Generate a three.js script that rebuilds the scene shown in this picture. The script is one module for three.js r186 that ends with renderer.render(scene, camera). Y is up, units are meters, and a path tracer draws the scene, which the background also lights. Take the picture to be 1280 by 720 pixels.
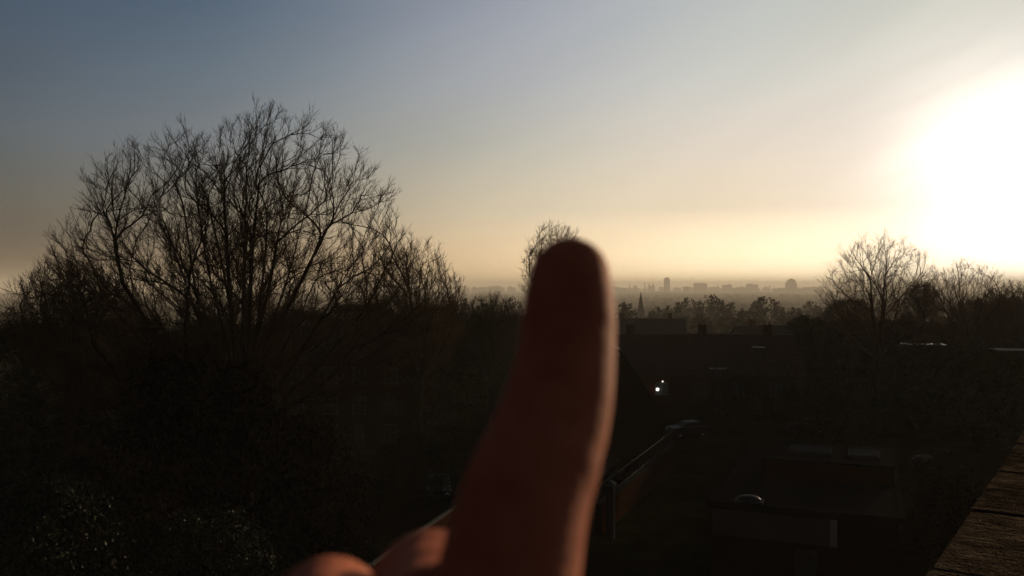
import * as THREE from 'three';
import { MarchingCubes } from 'three/addons/objects/MarchingCubes.js';
import { mergeGeometries, mergeVertices } from 'three/addons/utils/BufferGeometryUtils.js';
import { RoundedBoxGeometry } from 'three/addons/geometries/RoundedBoxGeometry.js';

// ------------------------------------------------------------------ camera, sky, sun, exposure
const EYE = 15, FOC = 1108;                                   // eye height in metres; focal length in photo pixels (1280 wide)
const scene = new THREE.Scene();
const camera = new THREE.PerspectiveCamera(36, 16 / 9, 0.02, 20000);
camera.position.set(0, EYE, 0);
camera.lookAt(0, EYE, -100);
camera.updateMatrixWorld();
camera.focus = 60;
camera.userData.fStop = 16;

const SUN_AZ = 30.6, SUN_EL = 6.0, RAD = Math.PI / 180;
const sunDir = new THREE.Vector3(Math.sin(SUN_AZ * RAD) * Math.cos(SUN_EL * RAD), Math.sin(SUN_EL * RAD), -Math.cos(SUN_AZ * RAD) * Math.cos(SUN_EL * RAD));

const smooth = (e0, e1, x) => { const t = Math.min(1, Math.max(0, (x - e0) / (e1 - e0))); return t * t * (3 - 2 * t); };
const lin = (c) => { c /= 255; return c <= 0.04045 ? c / 12.92 : Math.pow((c + 0.055) / 1.055, 2.4); };
// sky colours (sRGB) by angle round from the sun (rows) and height above the horizon (columns)
const SKY_EL = [0, 1.2, 5, 9, 13, 17, 32, 90];
const SKY_AZ = [0, 8, 16, 30, 46, 60, 90, 180];
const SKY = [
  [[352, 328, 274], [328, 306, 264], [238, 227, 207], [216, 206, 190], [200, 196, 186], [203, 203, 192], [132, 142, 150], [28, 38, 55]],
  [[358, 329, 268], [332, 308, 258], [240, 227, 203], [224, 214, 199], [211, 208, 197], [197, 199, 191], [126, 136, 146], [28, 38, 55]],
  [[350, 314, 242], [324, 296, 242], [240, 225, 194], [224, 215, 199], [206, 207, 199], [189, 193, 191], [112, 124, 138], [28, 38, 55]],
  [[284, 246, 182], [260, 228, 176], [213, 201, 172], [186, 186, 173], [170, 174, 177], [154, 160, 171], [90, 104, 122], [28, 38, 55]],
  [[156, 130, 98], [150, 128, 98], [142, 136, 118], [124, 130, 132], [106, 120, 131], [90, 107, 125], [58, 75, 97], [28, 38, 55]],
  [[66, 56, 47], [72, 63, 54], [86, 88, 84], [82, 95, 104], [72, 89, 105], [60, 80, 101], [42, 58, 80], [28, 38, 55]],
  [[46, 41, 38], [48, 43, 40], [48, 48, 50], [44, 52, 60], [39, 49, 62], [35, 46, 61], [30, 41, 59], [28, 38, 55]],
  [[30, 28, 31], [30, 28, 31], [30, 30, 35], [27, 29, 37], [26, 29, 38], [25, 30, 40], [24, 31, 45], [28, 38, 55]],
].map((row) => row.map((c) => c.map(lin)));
function lattice(ix, iy) { let h = Math.imul(ix, 374761393) + Math.imul(iy, 668265263); h = Math.imul(h ^ (h >>> 13), 1274126177); return ((h ^ (h >>> 16)) >>> 0) / 4294967296; }
function vnoise(x, y) {
  const ix = Math.floor(x), iy = Math.floor(y), fx = x - ix, fy = y - iy, u = fx * fx * (3 - 2 * fx), v = fy * fy * (3 - 2 * fy);
  return (lattice(ix, iy) * (1 - u) + lattice(ix + 1, iy) * u) * (1 - v) + (lattice(ix, iy + 1) * (1 - u) + lattice(ix + 1, iy + 1) * u) * v;
}
const fbm = (x, y, n = 4) => { let s = 0, a = 0.5; for (let i = 0; i < n; i++) { s += a * vnoise(x, y); x = x * 2.03 + 17.1; y = y * 2.03 + 9.7; a *= 0.5; } return s; };
{
  const W = 2048, H = 1024, data = new Float32Array(W * H * 4);
  const find = (list, v) => { let i = 0; while (i < list.length - 2 && v > list[i + 1]) i++; let t = Math.min(1, Math.max(0, (v - list[i]) / (list[i + 1] - list[i]))); return [i, t]; };
  const catmull = (a, b, c, d, t) => Math.max(0.0005, b + 0.5 * t * (c - a + t * (2 * a - 5 * b + 4 * c - d + t * (3 * (b - c) + d - a))));
  for (let row = 0; row < H; row++) {
    const el = ((row + 0.5) / H - 0.5) * 180, ce = Math.cos(el * RAD), se = Math.sin(el * RAD), [ei, et] = find(SKY_EL, Math.max(0, el));
    for (let col = 0; col < W; col++) {
      const a = ((col + 0.5) / W - 0.5) * 2 * Math.PI, dx = Math.cos(a) * ce, dz = Math.sin(a) * ce;
      const az = Math.atan2(dx, -dz) / RAD;                   // 0 = straight ahead, to the right positive
      let da = Math.abs(az - SUN_AZ); if (da > 180) da = 360 - da;
      const [ai, at] = find(SKY_AZ, da), o = (row * W + col) * 4;
      const off = Math.acos(Math.min(1, dx * sunDir.x + se * sunDir.y + dz * sunDir.z)) / RAD;
      const glow = 1.75 * Math.exp(-Math.pow(off / 5, 1.5));
      // thin high streaks of cloud that rise towards the right
      const su = az * 0.88 + el * 0.47, sv = el * 0.88 - az * 0.40, fade = Math.min(1, Math.max(0, (130 - Math.abs(az)) / 40)) * Math.min(1, Math.max(0, el / 4)) * Math.min(1, Math.max(0, (60 - el) / 30));
      const veil = (fbm(su * 0.045 + 31, sv * 0.22 + 7, 5) - 0.47) * fade, wisp = (fbm(su * 0.07 + 3, sv * 0.45 + 60, 4) - 0.45) * fade;
      const contrail = Math.exp(-Math.pow((el - 14.2 - (az + 29) * 0.02) / 0.06, 2)) * Math.min(1, Math.max(0, (-23.5 - az) / 3)) * Math.min(1, Math.max(0, (az + 40) / 3)) * 0.10;
      for (let c = 0; c < 3; c++) {
        const v = [];
        for (let j = -1; j < 3; j++) {
          const k = Math.min(SKY_AZ.length - 1, Math.max(0, ai + j)) , r = SKY[ai + j < 0 ? 1 : k];
          v.push(r[ei][c] * (1 - et) + r[ei + 1][c] * et);
        }
        let L = catmull(v[0], v[1], v[2], v[3], at) * (1 + [0.07, 0.035, 0.06][c] * (1 - smooth(6, 18, el)) * (1 - smooth(35, 70, da)));
        L *= 1 + veil * [0.2, 0.17, 0.14][c] + contrail;
        data[o + c] = L * 1.025 + glow * (1 + 1.5 * wisp) * [1.0, 0.93, 0.82][c];
      }
      data[o + 3] = 1;
    }
  }
  const sky = new THREE.DataTexture(data, W, H, THREE.RGBAFormat, THREE.FloatType);
  sky.mapping = THREE.EquirectangularReflectionMapping;
  sky.magFilter = THREE.LinearFilter;
  sky.needsUpdate = true;
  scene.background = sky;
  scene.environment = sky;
}
const sun = new THREE.DirectionalLight(new THREE.Color().setRGB(1, 0.76, 0.47), 5);
sun.position.set(0, EYE, 0).addScaledVector(sunDir, 400);
sun.target.position.set(0, 0, -60);
sun.castShadow = true;
sun.shadow.radius = 1.5;
sun.shadow.mapSize.set(4096, 4096);
Object.assign(sun.shadow.camera, { left: -160, right: 160, top: 90, bottom: -90, near: 1, far: 900 });
scene.add(sun, sun.target);
scene.fog = new THREE.FogExp2(new THREE.Color().setRGB(0.95, 0.89, 0.79), 0.0002);

const renderer = new THREE.WebGLRenderer({ antialias: true });
renderer.toneMapping = THREE.LinearToneMapping;
renderer.toneMappingExposure = 1;
renderer.shadowMap.enabled = true;

// ------------------------------------------------------------------ helpers
function mulberry(a) { return () => { a = (a + 0x6d2b79f5) | 0; let t = Math.imul(a ^ (a >>> 15), 1 | a); t = (t + Math.imul(t ^ (t >>> 7), 61 | t)) ^ t; return ((t ^ (t >>> 14)) >>> 0) / 4294967296; }; }
const V = (x, y, z) => new THREE.Vector3(x, y, z);
const at = (px, py, depth) => V((px - 640) / FOC * depth, EYE + (360 - py) / FOC * depth, -depth);   // a place from a photo pixel and its distance
const used = new Map();
function numbered(name) { const n = used.get(name) ?? 0; used.set(name, n + 1); return n ? name + '_' + String(n).padStart(3, '0') : name; }
function mesh(name, geometry, m, parent = scene, at3) {
  const o = new THREE.Mesh(geometry, m);
  o.name = parent === scene ? numbered(name) : name;
  o.castShadow = o.receiveShadow = true;
  if (at3) o.position.copy(at3);
  parent.add(o);
  return o;
}
function tag(o, label, category, group, kind) {
  o.userData = { label };
  if (category) o.userData.category = category;
  if (group) o.userData.group = group;
  if (kind) o.userData.kind = kind;
  return o;
}
function thing(name, label, category, pos, turn = 0, group) {
  const o = new THREE.Group();
  o.name = numbered(name);
  o.position.copy(pos); o.rotation.y = turn;
  scene.add(o);
  return tag(o, label, category, group);
}
function copyOf(root, pos, turn, label, group, scale) {
  const c = root.clone();
  c.name = numbered(root.name.replace(/_\d{3}$/, ''));
  c.position.copy(pos); c.rotation.y = turn;
  if (scale) c.scale.copy(scale);
  c.userData = { ...root.userData };
  if (label) c.userData.label = label;
  if (group) c.userData.group = group; else delete c.userData.group;
  scene.add(c);
  return c;
}
const box = (w, h, d, x = 0, y = 0, z = 0) => new THREE.BoxGeometry(w, h, d).translate(x, y, z);
const groundY = (x, z) => -25 * smooth(150, 700, Math.hypot(x, z));
const onGround = (px, depth, lift = 0) => { const x = (px - 640) / FOC * depth; return V(x, groundY(x, -depth) + lift, -depth); };

function noiseTexture(size, f, srgb, repeat = 1) {
  const d = new Uint8Array(size * size * 4);
  for (let y = 0; y < size; y++) for (let x = 0; x < size; x++) {
    const c = f(x / size, y / size), o = (y * size + x) * 4;
    for (let k = 0; k < 3; k++) d[o + k] = Math.max(0, Math.min(255, Array.isArray(c) ? c[k] * 255 : c * 255));
    d[o + 3] = 255;
  }
  const t = new THREE.DataTexture(d, size, size);
  t.wrapS = t.wrapT = THREE.RepeatWrapping;
  t.magFilter = THREE.LinearFilter;
  if (srgb) t.colorSpace = THREE.SRGBColorSpace;
  t.repeat.set(repeat, repeat);
  t.needsUpdate = true;
  return t;
}
// noise that wraps at the edge of its tile
const tiled = (u, v, f, n = 4) => { const w = (a, b) => fbm(a * f, b * f, n); const s = smooth(0.75, 1, u), t = smooth(0.75, 1, v); return (w(u, v) * (1 - s) + w(u - 1, v) * s) * (1 - t) + (w(u, v - 1) * (1 - s) + w(u - 1, v - 1) * s) * t; };
const std = (r, g, b, rough = 0.9, extra = {}) => { const m = new THREE.MeshStandardMaterial({ roughness: rough, ...extra }); m.color.setRGB(r, g, b); return m; };
const phys = (r, g, b, rough, extra) => { const m = new THREE.MeshPhysicalMaterial({ roughness: rough, ...extra }); m.color.setRGB(r, g, b); return m; };

const TEX = {
  ground: noiseTexture(512, (u, v) => { const n = tiled(u, v, 6, 5), k = tiled(u, v, 40, 3); const b = 0.3 + n * 0.75 * (0.6 + k * 0.7); return [b * 0.95, b * 0.95, b * 0.72]; }, true),
  rough: noiseTexture(256, (u, v) => tiled(u, v, 24, 4), false),
  stone: noiseTexture(512, (u, v) => {
    const n = tiled(u, v, 10, 5), g = vnoise(u * 190, v * 190), s = tiled(u * 0.6, v * 3.2, 20, 4);
    let b = 0.22 + n * 0.46 + s * 0.34 - 0.1; if (g > 0.92) b += (g - 0.92) * 14; if (g < 0.1) b *= 0.6;
    return [b, b * 0.92, b * 0.83];
  }, true),
  stoneBump: noiseTexture(512, (u, v) => 0.5 * tiled(u * 0.7, v * 3, 16, 4) + 0.35 * vnoise(u * 150, v * 150) + 0.3 * tiled(u, v, 60, 2), false),
  brick: noiseTexture(256, (u, v) => {
    const rows = 16, r = Math.floor(v * rows), uu = u * 6 + (r % 2) * 0.5, fy = v * rows - r, fx = uu - Math.floor(uu);
    const joint = fy < 0.13 || fx < 0.045, t = lattice(Math.floor(uu) % 6 + 11, r);
    return joint ? [0.5, 0.47, 0.42] : [0.42 + t * 0.2, 0.25 + t * 0.11, 0.18 + t * 0.07];
  }, true),
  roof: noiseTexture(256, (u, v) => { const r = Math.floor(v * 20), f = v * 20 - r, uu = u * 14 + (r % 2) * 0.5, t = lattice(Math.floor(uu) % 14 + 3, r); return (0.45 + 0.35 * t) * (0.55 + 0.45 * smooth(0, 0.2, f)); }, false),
  skin: noiseTexture(256, (u, v) => 0.5 * tiled(u, v, 30, 4) + 0.5 * Math.pow(Math.abs(Math.sin((v * 40 + tiled(u, v, 6, 2) * 3) * Math.PI)), 0.4), false),
  mottle: noiseTexture(128, (u, v) => { const n = tiled(u, v, 5, 3), k = tiled(u, v, 26, 2); return [0.82 + n * 0.2, 0.74 + n * 0.3 + k * 0.08, 0.7 + n * 0.3 + k * 0.1]; }, true),
  bark: noiseTexture(256, (u, v) => { const n = tiled(u, v, 14, 4); return 0.35 + n * 0.75; }, false),
};
const M = {
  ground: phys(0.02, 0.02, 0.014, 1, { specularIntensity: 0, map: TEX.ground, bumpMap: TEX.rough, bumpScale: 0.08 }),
  asphalt: phys(0.018, 0.018, 0.018, 0.95, { specularIntensity: 0, bumpMap: TEX.rough, bumpScale: 0.01 }),
  paving: phys(0.03, 0.029, 0.027, 0.95, { specularIntensity: 0, bumpMap: TEX.rough, bumpScale: 0.01 }),
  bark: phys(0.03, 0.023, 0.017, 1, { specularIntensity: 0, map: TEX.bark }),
  twig: phys(0.03, 0.022, 0.015, 1, { specularIntensity: 0 }),
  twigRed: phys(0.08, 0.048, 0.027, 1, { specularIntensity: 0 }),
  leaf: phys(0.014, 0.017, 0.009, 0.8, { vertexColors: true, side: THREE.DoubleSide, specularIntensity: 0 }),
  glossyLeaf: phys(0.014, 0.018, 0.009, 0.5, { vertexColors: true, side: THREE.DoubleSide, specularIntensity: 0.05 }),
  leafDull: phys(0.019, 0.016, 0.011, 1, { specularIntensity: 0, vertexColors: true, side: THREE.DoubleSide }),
  ivy: phys(0.05, 0.045, 0.02, 0.6, { vertexColors: true, side: THREE.DoubleSide, transmission: 0.3, thickness: 0 }),
  twigBrown: phys(0.05, 0.033, 0.02, 1, { specularIntensity: 0 }),
  farWood: phys(0.04, 0.037, 0.026, 1, { specularIntensity: 0, vertexColors: true, side: THREE.DoubleSide }),
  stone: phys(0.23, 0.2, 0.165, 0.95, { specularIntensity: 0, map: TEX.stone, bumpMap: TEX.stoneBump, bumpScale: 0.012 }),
  mortar: phys(0.03, 0.026, 0.022, 1, { specularIntensity: 0, bumpMap: TEX.rough, bumpScale: 0.004 }),
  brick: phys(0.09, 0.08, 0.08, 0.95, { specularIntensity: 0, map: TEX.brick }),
  brickLight: phys(0.18, 0.13, 0.1, 0.95, { specularIntensity: 0, map: TEX.brick }),
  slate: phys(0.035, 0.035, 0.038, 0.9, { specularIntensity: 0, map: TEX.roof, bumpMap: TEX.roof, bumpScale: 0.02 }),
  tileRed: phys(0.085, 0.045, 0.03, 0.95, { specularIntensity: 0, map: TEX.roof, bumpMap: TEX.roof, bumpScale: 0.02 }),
  white: std(0.7, 0.7, 0.68, 0.5),
  sash: std(0.06, 0.06, 0.058, 0.8),
  offWhite: phys(0.2, 0.2, 0.19, 0.9, { specularIntensity: 0 }),
  dusty: phys(0.018, 0.021, 0.025, 0.8, { specularIntensity: 0 }),
  acrylic: phys(0.02, 0.022, 0.026, 0.45, { specularIntensity: 0.035 }),
  grey: phys(0.045, 0.046, 0.048, 0.95, { specularIntensity: 0 }),
  felt: phys(0.009, 0.0092, 0.0095, 1, { specularIntensity: 0, bumpMap: TEX.rough, bumpScale: 0.003 }),
  metalRoof: std(0.36, 0.36, 0.36, 0.35, { metalness: 0.6 }),
  iron: phys(0.026, 0.026, 0.028, 0.9, { specularIntensity: 0.02 }),
  pierRender: phys(0.035, 0.035, 0.036, 0.95, { specularIntensity: 0 }),
  darkStone: phys(0.018, 0.0175, 0.017, 0.95, { specularIntensity: 0 }),
  pane: phys(0.03, 0.035, 0.04, 0.08, { specularIntensity: 1.0, clearcoat: 0.6 }),
  clay: std(0.05, 0.03, 0.02, 0.95),
  concrete: phys(0.07, 0.067, 0.063, 0.95, { specularIntensity: 0 }),
  tower: std(0.16, 0.155, 0.15, 0.8),
  rubber: std(0.015, 0.015, 0.016, 0.9),
  alloy: std(0.35, 0.35, 0.36, 0.35, { metalness: 0.8 }),
  lampGlass: phys(0.5, 0.5, 0.5, 0.2, { clearcoat: 1 }),
};

// ------------------------------------------------------------------ terrain, road
{
  const rings = [0, 4, 8, 14, 22, 32, 44, 58, 74, 92, 112, 132, 150];
  for (let r = 175; r < 760; r += 25) rings.push(r);
  for (let r = 800; r <= 14000; r *= 1.14) rings.push(r);
  const seg = 128, p = [], uv = [], idx = [];
  rings.forEach((r, i) => { for (let k = 0; k <= seg; k++) {
    const a = k / seg * 2 * Math.PI, x = Math.cos(a) * r, z = Math.sin(a) * r;
    p.push(x, groundY(x, z) + (r > 500 ? (fbm(x / 400 + 50, z / 400 + 50) - 0.47) * 14 * smooth(500, 1500, r) : 0), z); uv.push(x / 9, z / 9);
    if (i && k) { const b = (i - 1) * (seg + 1) + k - 1, c = i * (seg + 1) + k - 1; idx.push(b, b + 1, c, c, b + 1, c + 1); }
  } });
  const g = new THREE.BufferGeometry();
  g.setAttribute('position', new THREE.Float32BufferAttribute(p, 3));
  g.setAttribute('uv', new THREE.Float32BufferAttribute(uv, 2));
  g.setIndex(idx); g.computeVertexNormals();
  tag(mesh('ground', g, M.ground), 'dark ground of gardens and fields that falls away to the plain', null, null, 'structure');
}
const WALL_AZ = 16.5 * RAD, LANE = 21.6 * RAD;
const beside = (s, t, y = 0) => V(-5.2, y, -50.7).addScaledVector(V(Math.sin(WALL_AZ), 0, -Math.cos(WALL_AZ)), s).addScaledVector(V(Math.cos(WALL_AZ), 0, Math.sin(WALL_AZ)), t);   // s metres along the garden wall, t to its right
{
  const strip = (w, len, h) => box(w, h, len, 0, h / 2, 0);
  const put = (name, g, m, t, y, label) => { const o = mesh(name, g, m, scene, beside(0, t, y)); o.rotation.y = -WALL_AZ; return tag(o, label, null, null, 'structure'); };
  put('road', strip(4.4, 110, 0.02), M.asphalt, 3.4, 0.004, 'narrow dark asphalt lane between the garden wall and the railings');
  put('pavement', strip(0.85, 110, 0.12), M.paving, 0.72, 0.004, 'pavement along the garden wall side of the lane');
  put('pavement', strip(0.7, 110, 0.12), M.paving, 6.0, 0.004, 'pavement along the railing side of the lane');
}

// ------------------------------------------------------------------ parapet in the foreground, its coping stones
const PAR = 34.5 * RAD;
{
  const top = EYE - 0.45, dir = V(Math.sin(PAR), 0, -Math.cos(PAR)), inward = V(Math.cos(PAR), 0, Math.sin(PAR));
  const root = thing('parapet_wall', 'brick parapet topped with rough brown sandstone coping at the lower right corner', 'wall', V(0, 0, 0).addScaledVector(inward, -0.245), -PAR);
  // local axes: -z runs along the wall away from the camera, +x points inward
  const wallG = box(0.3, top - 0.09, 22, 0.19, (top - 0.09) / 2, -5);
  { const u = wallG.attributes.uv, p = wallG.attributes.position; for (let i = 0; i < u.count; i++) u.setXY(i, (p.getX(i) + p.getZ(i)) / 1.35, p.getY(i) / 1.2); }
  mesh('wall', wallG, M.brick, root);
  mesh('mortar_bed', box(0.33, 0.03, 22, 0.19, top - 0.075, -5), M.mortar, root);
  const rnd = mulberry(41), variants = [];
  for (let v = 0; v < 4; v++) {
    const g = new RoundedBoxGeometry(0.4, 0.06, 0.452, 2, 0.007), p = g.attributes.position, uv = g.attributes.uv;
    for (let i = 0; i < p.count; i++) {
      const x = p.getX(i), y = p.getY(i), z = p.getZ(i);
      p.setY(i, y + (fbm(x * 9 + v * 7, z * 9 + 3) - 0.47) * 0.008 * (y > 0 ? 1 : 0));
      uv.setXY(i, x / 0.5 + v * 0.31 + (y > 0.02 ? 0 : y), z / 0.5 + v * 0.17 + y);
    }
    variants.push(g);
  }
  for (let k = -8; k < 34; k++) {
    const s = mesh('coping_stone', variants[(k + 80) % 4], M.stone, root, V(0.19 + (rnd() - 0.5) * 0.004, top - 0.03 + (rnd() - 0.5) * 0.004, -(1.56 + (k - 0.5) * 0.461)));
    s.rotation.set((rnd() - 0.5) * 0.006, (rnd() - 0.5) * 0.008 + (k % 2 ? Math.PI : 0), (rnd() - 0.5) * 0.006);
  }
}

// ------------------------------------------------------------------ the hand in front of the lens
{
  const px = (x, y, d) => [(x - 640) / FOC * d, (360 - y) / FOC * d, -d];
  const R = (r, d) => r / FOC * d;
  const bones = [];                       // [a, ra, b, rb, blend]
  const chain = (list, k = 0.004) => { for (let i = 0; i + 1 < list.length; i++) bones.push([list[i][0], list[i][1], list[i + 1][0], list[i + 1][1], k]); };
  // raised index finger: its pad faces the lens
  {
    const key = [[713, 347, 0.168, 50], [711, 400, 0.162, 58], [704, 470, 0.154, 63], [693, 520, 0.149, 68.5], [677, 570, 0.144, 75], [658, 620, 0.139, 80], [636, 720, 0.130, 89], [624, 860, 0.120, 98], [632, 1010, 0.113, 114]];
    const curve = new THREE.CatmullRomCurve3(key.map(([x, y, d]) => V(...px(x, y, d)))), wide = new THREE.CatmullRomCurve3(key.map(([, y, d, r]) => V(R(r, d) * 100, y, 0))), list = [];
    for (let k = 0; k <= 40; k++) {
      const t = k / 40, p = curve.getPoint(t), w = wide.getPoint(t), crease = 1 - 0.022 * Math.exp(-Math.pow((w.y - 432) / 9, 2)) - 0.022 * Math.exp(-Math.pow((w.y - 560) / 11, 2)) + 0.012 * Math.exp(-Math.pow((w.y - 500) / 30, 2));
      list.push([[p.x, p.y, p.z], w.x / 100 * crease]);
    }
    chain(list, 0.0003);
  }
  const root = (x, y, d) => px(x, y, d);
  // curled middle, ring and little finger: knuckle bend on top, then down the near side into the palm
  const mcp = [px(520, 1090, 0.132), px(395, 1110, 0.137), px(285, 1120, 0.142)];
  const pip = [px(540, 740, 0.158), px(411, 770, 0.160), px(300, 850, 0.158)], near = [px(541, 782, 0.133), px(412, 806, 0.135), px(296, 880, 0.136)];
  const rr = [0.0105, 0.0102, 0.009];
  for (let f = 0; f < 3; f++) {
    const p = pip[f], dip = near[f], tip = [dip[0] + 0.002, dip[1] - 0.019, dip[2] - 0.004];
    chain([[mcp[f], rr[f] * 1.15], [[(mcp[f][0] + p[0]) / 2, (mcp[f][1] + p[1]) / 2, (mcp[f][2] + p[2]) / 2 - 0.001], rr[f] * 0.98], [p, rr[f]]], 0.0012);
    chain([[p, rr[f]], [[(p[0] + dip[0]) / 2, (p[1] + dip[1]) / 2, (p[2] + dip[2]) / 2], rr[f] * 0.9], [dip, rr[f] * 0.84], [tip, rr[f] * 0.74]], 0.0012);
  }
  // palm, heel and wrist
  const wrist = [px(470, 1760, 0.118), px(560, 1760, 0.118)];
  const im = px(632, 1010, 0.113);
  chain([[im, 0.0118], [[im[0] - 0.004, im[1] - 0.05, im[2] + 0.006], 0.0165], [wrist[1], 0.020]], 0.012);
  chain([[mcp[0], 0.0125], [[mcp[0][0] + 0.001, mcp[0][1] - 0.048, mcp[0][2] + 0.008], 0.0160], [wrist[1], 0.020]], 0.012);
  chain([[mcp[1], 0.0120], [[mcp[1][0] + 0.004, mcp[1][1] - 0.046, mcp[1][2] + 0.010], 0.0160], [wrist[0], 0.020]], 0.012);
  chain([[mcp[2], 0.0112], [[mcp[2][0] + 0.010, mcp[2][1] - 0.044, mcp[2][2] + 0.012], 0.0160], [wrist[0], 0.020]], 0.012);
  chain([[wrist[0], 0.0205], [[wrist[0][0], wrist[0][1] - 0.1, wrist[0][2] + 0.04], 0.028]], 0.014);
  chain([[wrist[1], 0.0205], [[wrist[1][0], wrist[1][1] - 0.1, wrist[1][2] + 0.04], 0.029]], 0.014);
  // thumb: leaves the side of the palm near its base and closes over the curled middle finger
  const tb = [im[0] + 0.004, im[1] - 0.074, im[2] + 0.012];
  chain([[tb, 0.0175], [[im[0] + 0.014, im[1] - 0.05, im[2] + 0.024], 0.0125], [[im[0] + 0.000, im[1] - 0.030, im[2] + 0.030], 0.0112], [[im[0] - 0.022, im[1] - 0.021, im[2] + 0.028], 0.0086]], 0.006);
  let lo = [1e9, 1e9, 1e9], hi = [-1e9, -1e9, -1e9];
  for (const [a, ra, b, rb] of bones) for (let c = 0; c < 3; c++) { lo[c] = Math.min(lo[c], a[c] - ra, b[c] - rb); hi[c] = Math.max(hi[c], a[c] + ra, b[c] + rb); }
  lo = lo.map((v) => v - 0.006); hi = hi.map((v) => v + 0.006);
  // two grids: fingers fine, the rest coarser would leave a seam, so one grid stretched to the hand's box
  const N = 132, size = hi.map((v, c) => v - lo[c]);
  const mc = new MarchingCubes(N, new THREE.MeshStandardMaterial(), false, false, 400000);
  mc.isolation = 0;
  const field = mc.field, half = N / 2;
  for (let z = 0; z < N; z++) for (let y = 0; y < N; y++) for (let x = 0; x < N; x++) {
    const P = [lo[0] + (x - half) / half * size[0] / 2 + size[0] / 2, lo[1] + (y - half) / half * size[1] / 2 + size[1] / 2, lo[2] + (z - half) / half * size[2] / 2 + size[2] / 2];
    let d = 1e3;
    for (const [a, ra, b, rb, k] of bones) {
      const bx = b[0] - a[0], by = b[1] - a[1], bz = b[2] - a[2], qx = P[0] - a[0], qy = P[1] - a[1], qz = P[2] - a[2];
      const t = Math.min(1, Math.max(0, (qx * bx + qy * by + qz * bz) / (bx * bx + by * by + bz * bz)));
      const e = Math.hypot(qx - bx * t, qy - by * t, qz - bz * t) - (ra + (rb - ra) * t);
      const h = Math.max(k - Math.abs(d - e), 0) / k;
      d = Math.min(d, e) - h * h * k * 0.25;
    }
    field[x + y * N + z * N * N] = -d;
  }
  mc.update();
  const n = mc.count, pos = new Float32Array(n * 3);
  for (let i = 0; i < n; i++) for (let c = 0; c < 3; c++) pos[i * 3 + c] = lo[c] + size[c] / 2 + mc.positionArray[i * 3 + c] * size[c] / 2;
  let g = new THREE.BufferGeometry();
  g.setAttribute('position', new THREE.BufferAttribute(pos, 3));
  g = mergeVertices(g, 1e-5);
  g.computeVertexNormals();
  const uv = new Float32Array(g.attributes.position.count * 2);
  for (let i = 0; i < uv.length / 2; i++) { uv[i * 2] = g.attributes.position.getX(i) / 0.03; uv[i * 2 + 1] = g.attributes.position.getY(i) / 0.03; }
  g.setAttribute('uv', new THREE.BufferAttribute(uv, 2));
  console.log('hand vertices', g.attributes.position.count, 'size', size.map((s) => s.toFixed(3)).join(' '));
  const skin = phys(0.47, 0.145, 0.085, 0.7, { map: TEX.mottle, transmission: 0.06, thickness: 0, bumpMap: TEX.skin, bumpScale: 0.00025, specularIntensity: 0.06 });
  const hand = mesh('hand', g, skin, scene, V(0, EYE, 0));
  tag(hand, 'person\'s bare hand close to the lens with index finger raised and other fingers curled', 'hand');
}

// ------------------------------------------------------------------ trees
class Tubes {
  constructor() { this.p = []; this.n = []; this.i = []; this.uv = []; }
  add(pts, rad, sides) {
    const base = this.p.length / 3, ax = V(0, 0, 0), u = V(0, 0, 0), w = V(0, 0, 0);
    let run = 0;
    for (let k = 0; k < pts.length; k++) {
      ax.copy(pts[Math.min(k + 1, pts.length - 1)]).sub(pts[Math.max(k - 1, 0)]).normalize();
      if (k) run += pts[k].distanceTo(pts[k - 1]);
      u.set(Math.abs(ax.x) < 0.8 ? 1 : 0, 0, Math.abs(ax.x) < 0.8 ? 0 : 1).cross(ax).normalize(); w.copy(ax).cross(u);
      for (let s = 0; s < sides; s++) {
        const a = s / sides * 2 * Math.PI, c = Math.cos(a), d = Math.sin(a), nx = u.x * c + w.x * d, ny = u.y * c + w.y * d, nz = u.z * c + w.z * d;
        this.p.push(pts[k].x + nx * rad[k], pts[k].y + ny * rad[k], pts[k].z + nz * rad[k]); this.n.push(nx, ny, nz); this.uv.push(s / sides, run);
      }
      if (k) for (let s = 0; s < sides; s++) {
        const a = base + (k - 1) * sides + s, b = base + (k - 1) * sides + (s + 1) % sides, c = a + sides, d = b + sides;
        this.i.push(a, b, c, c, b, d);
      }
    }
  }
  build() {
    const g = new THREE.BufferGeometry();
    g.setAttribute('position', new THREE.Float32BufferAttribute(this.p, 3)); g.setAttribute('normal', new THREE.Float32BufferAttribute(this.n, 3)); g.setAttribute('uv', new THREE.Float32BufferAttribute(this.uv, 2));
    g.setIndex(this.i);
    return g;
  }
  get tris() { return this.i.length / 3; }
}
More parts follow.
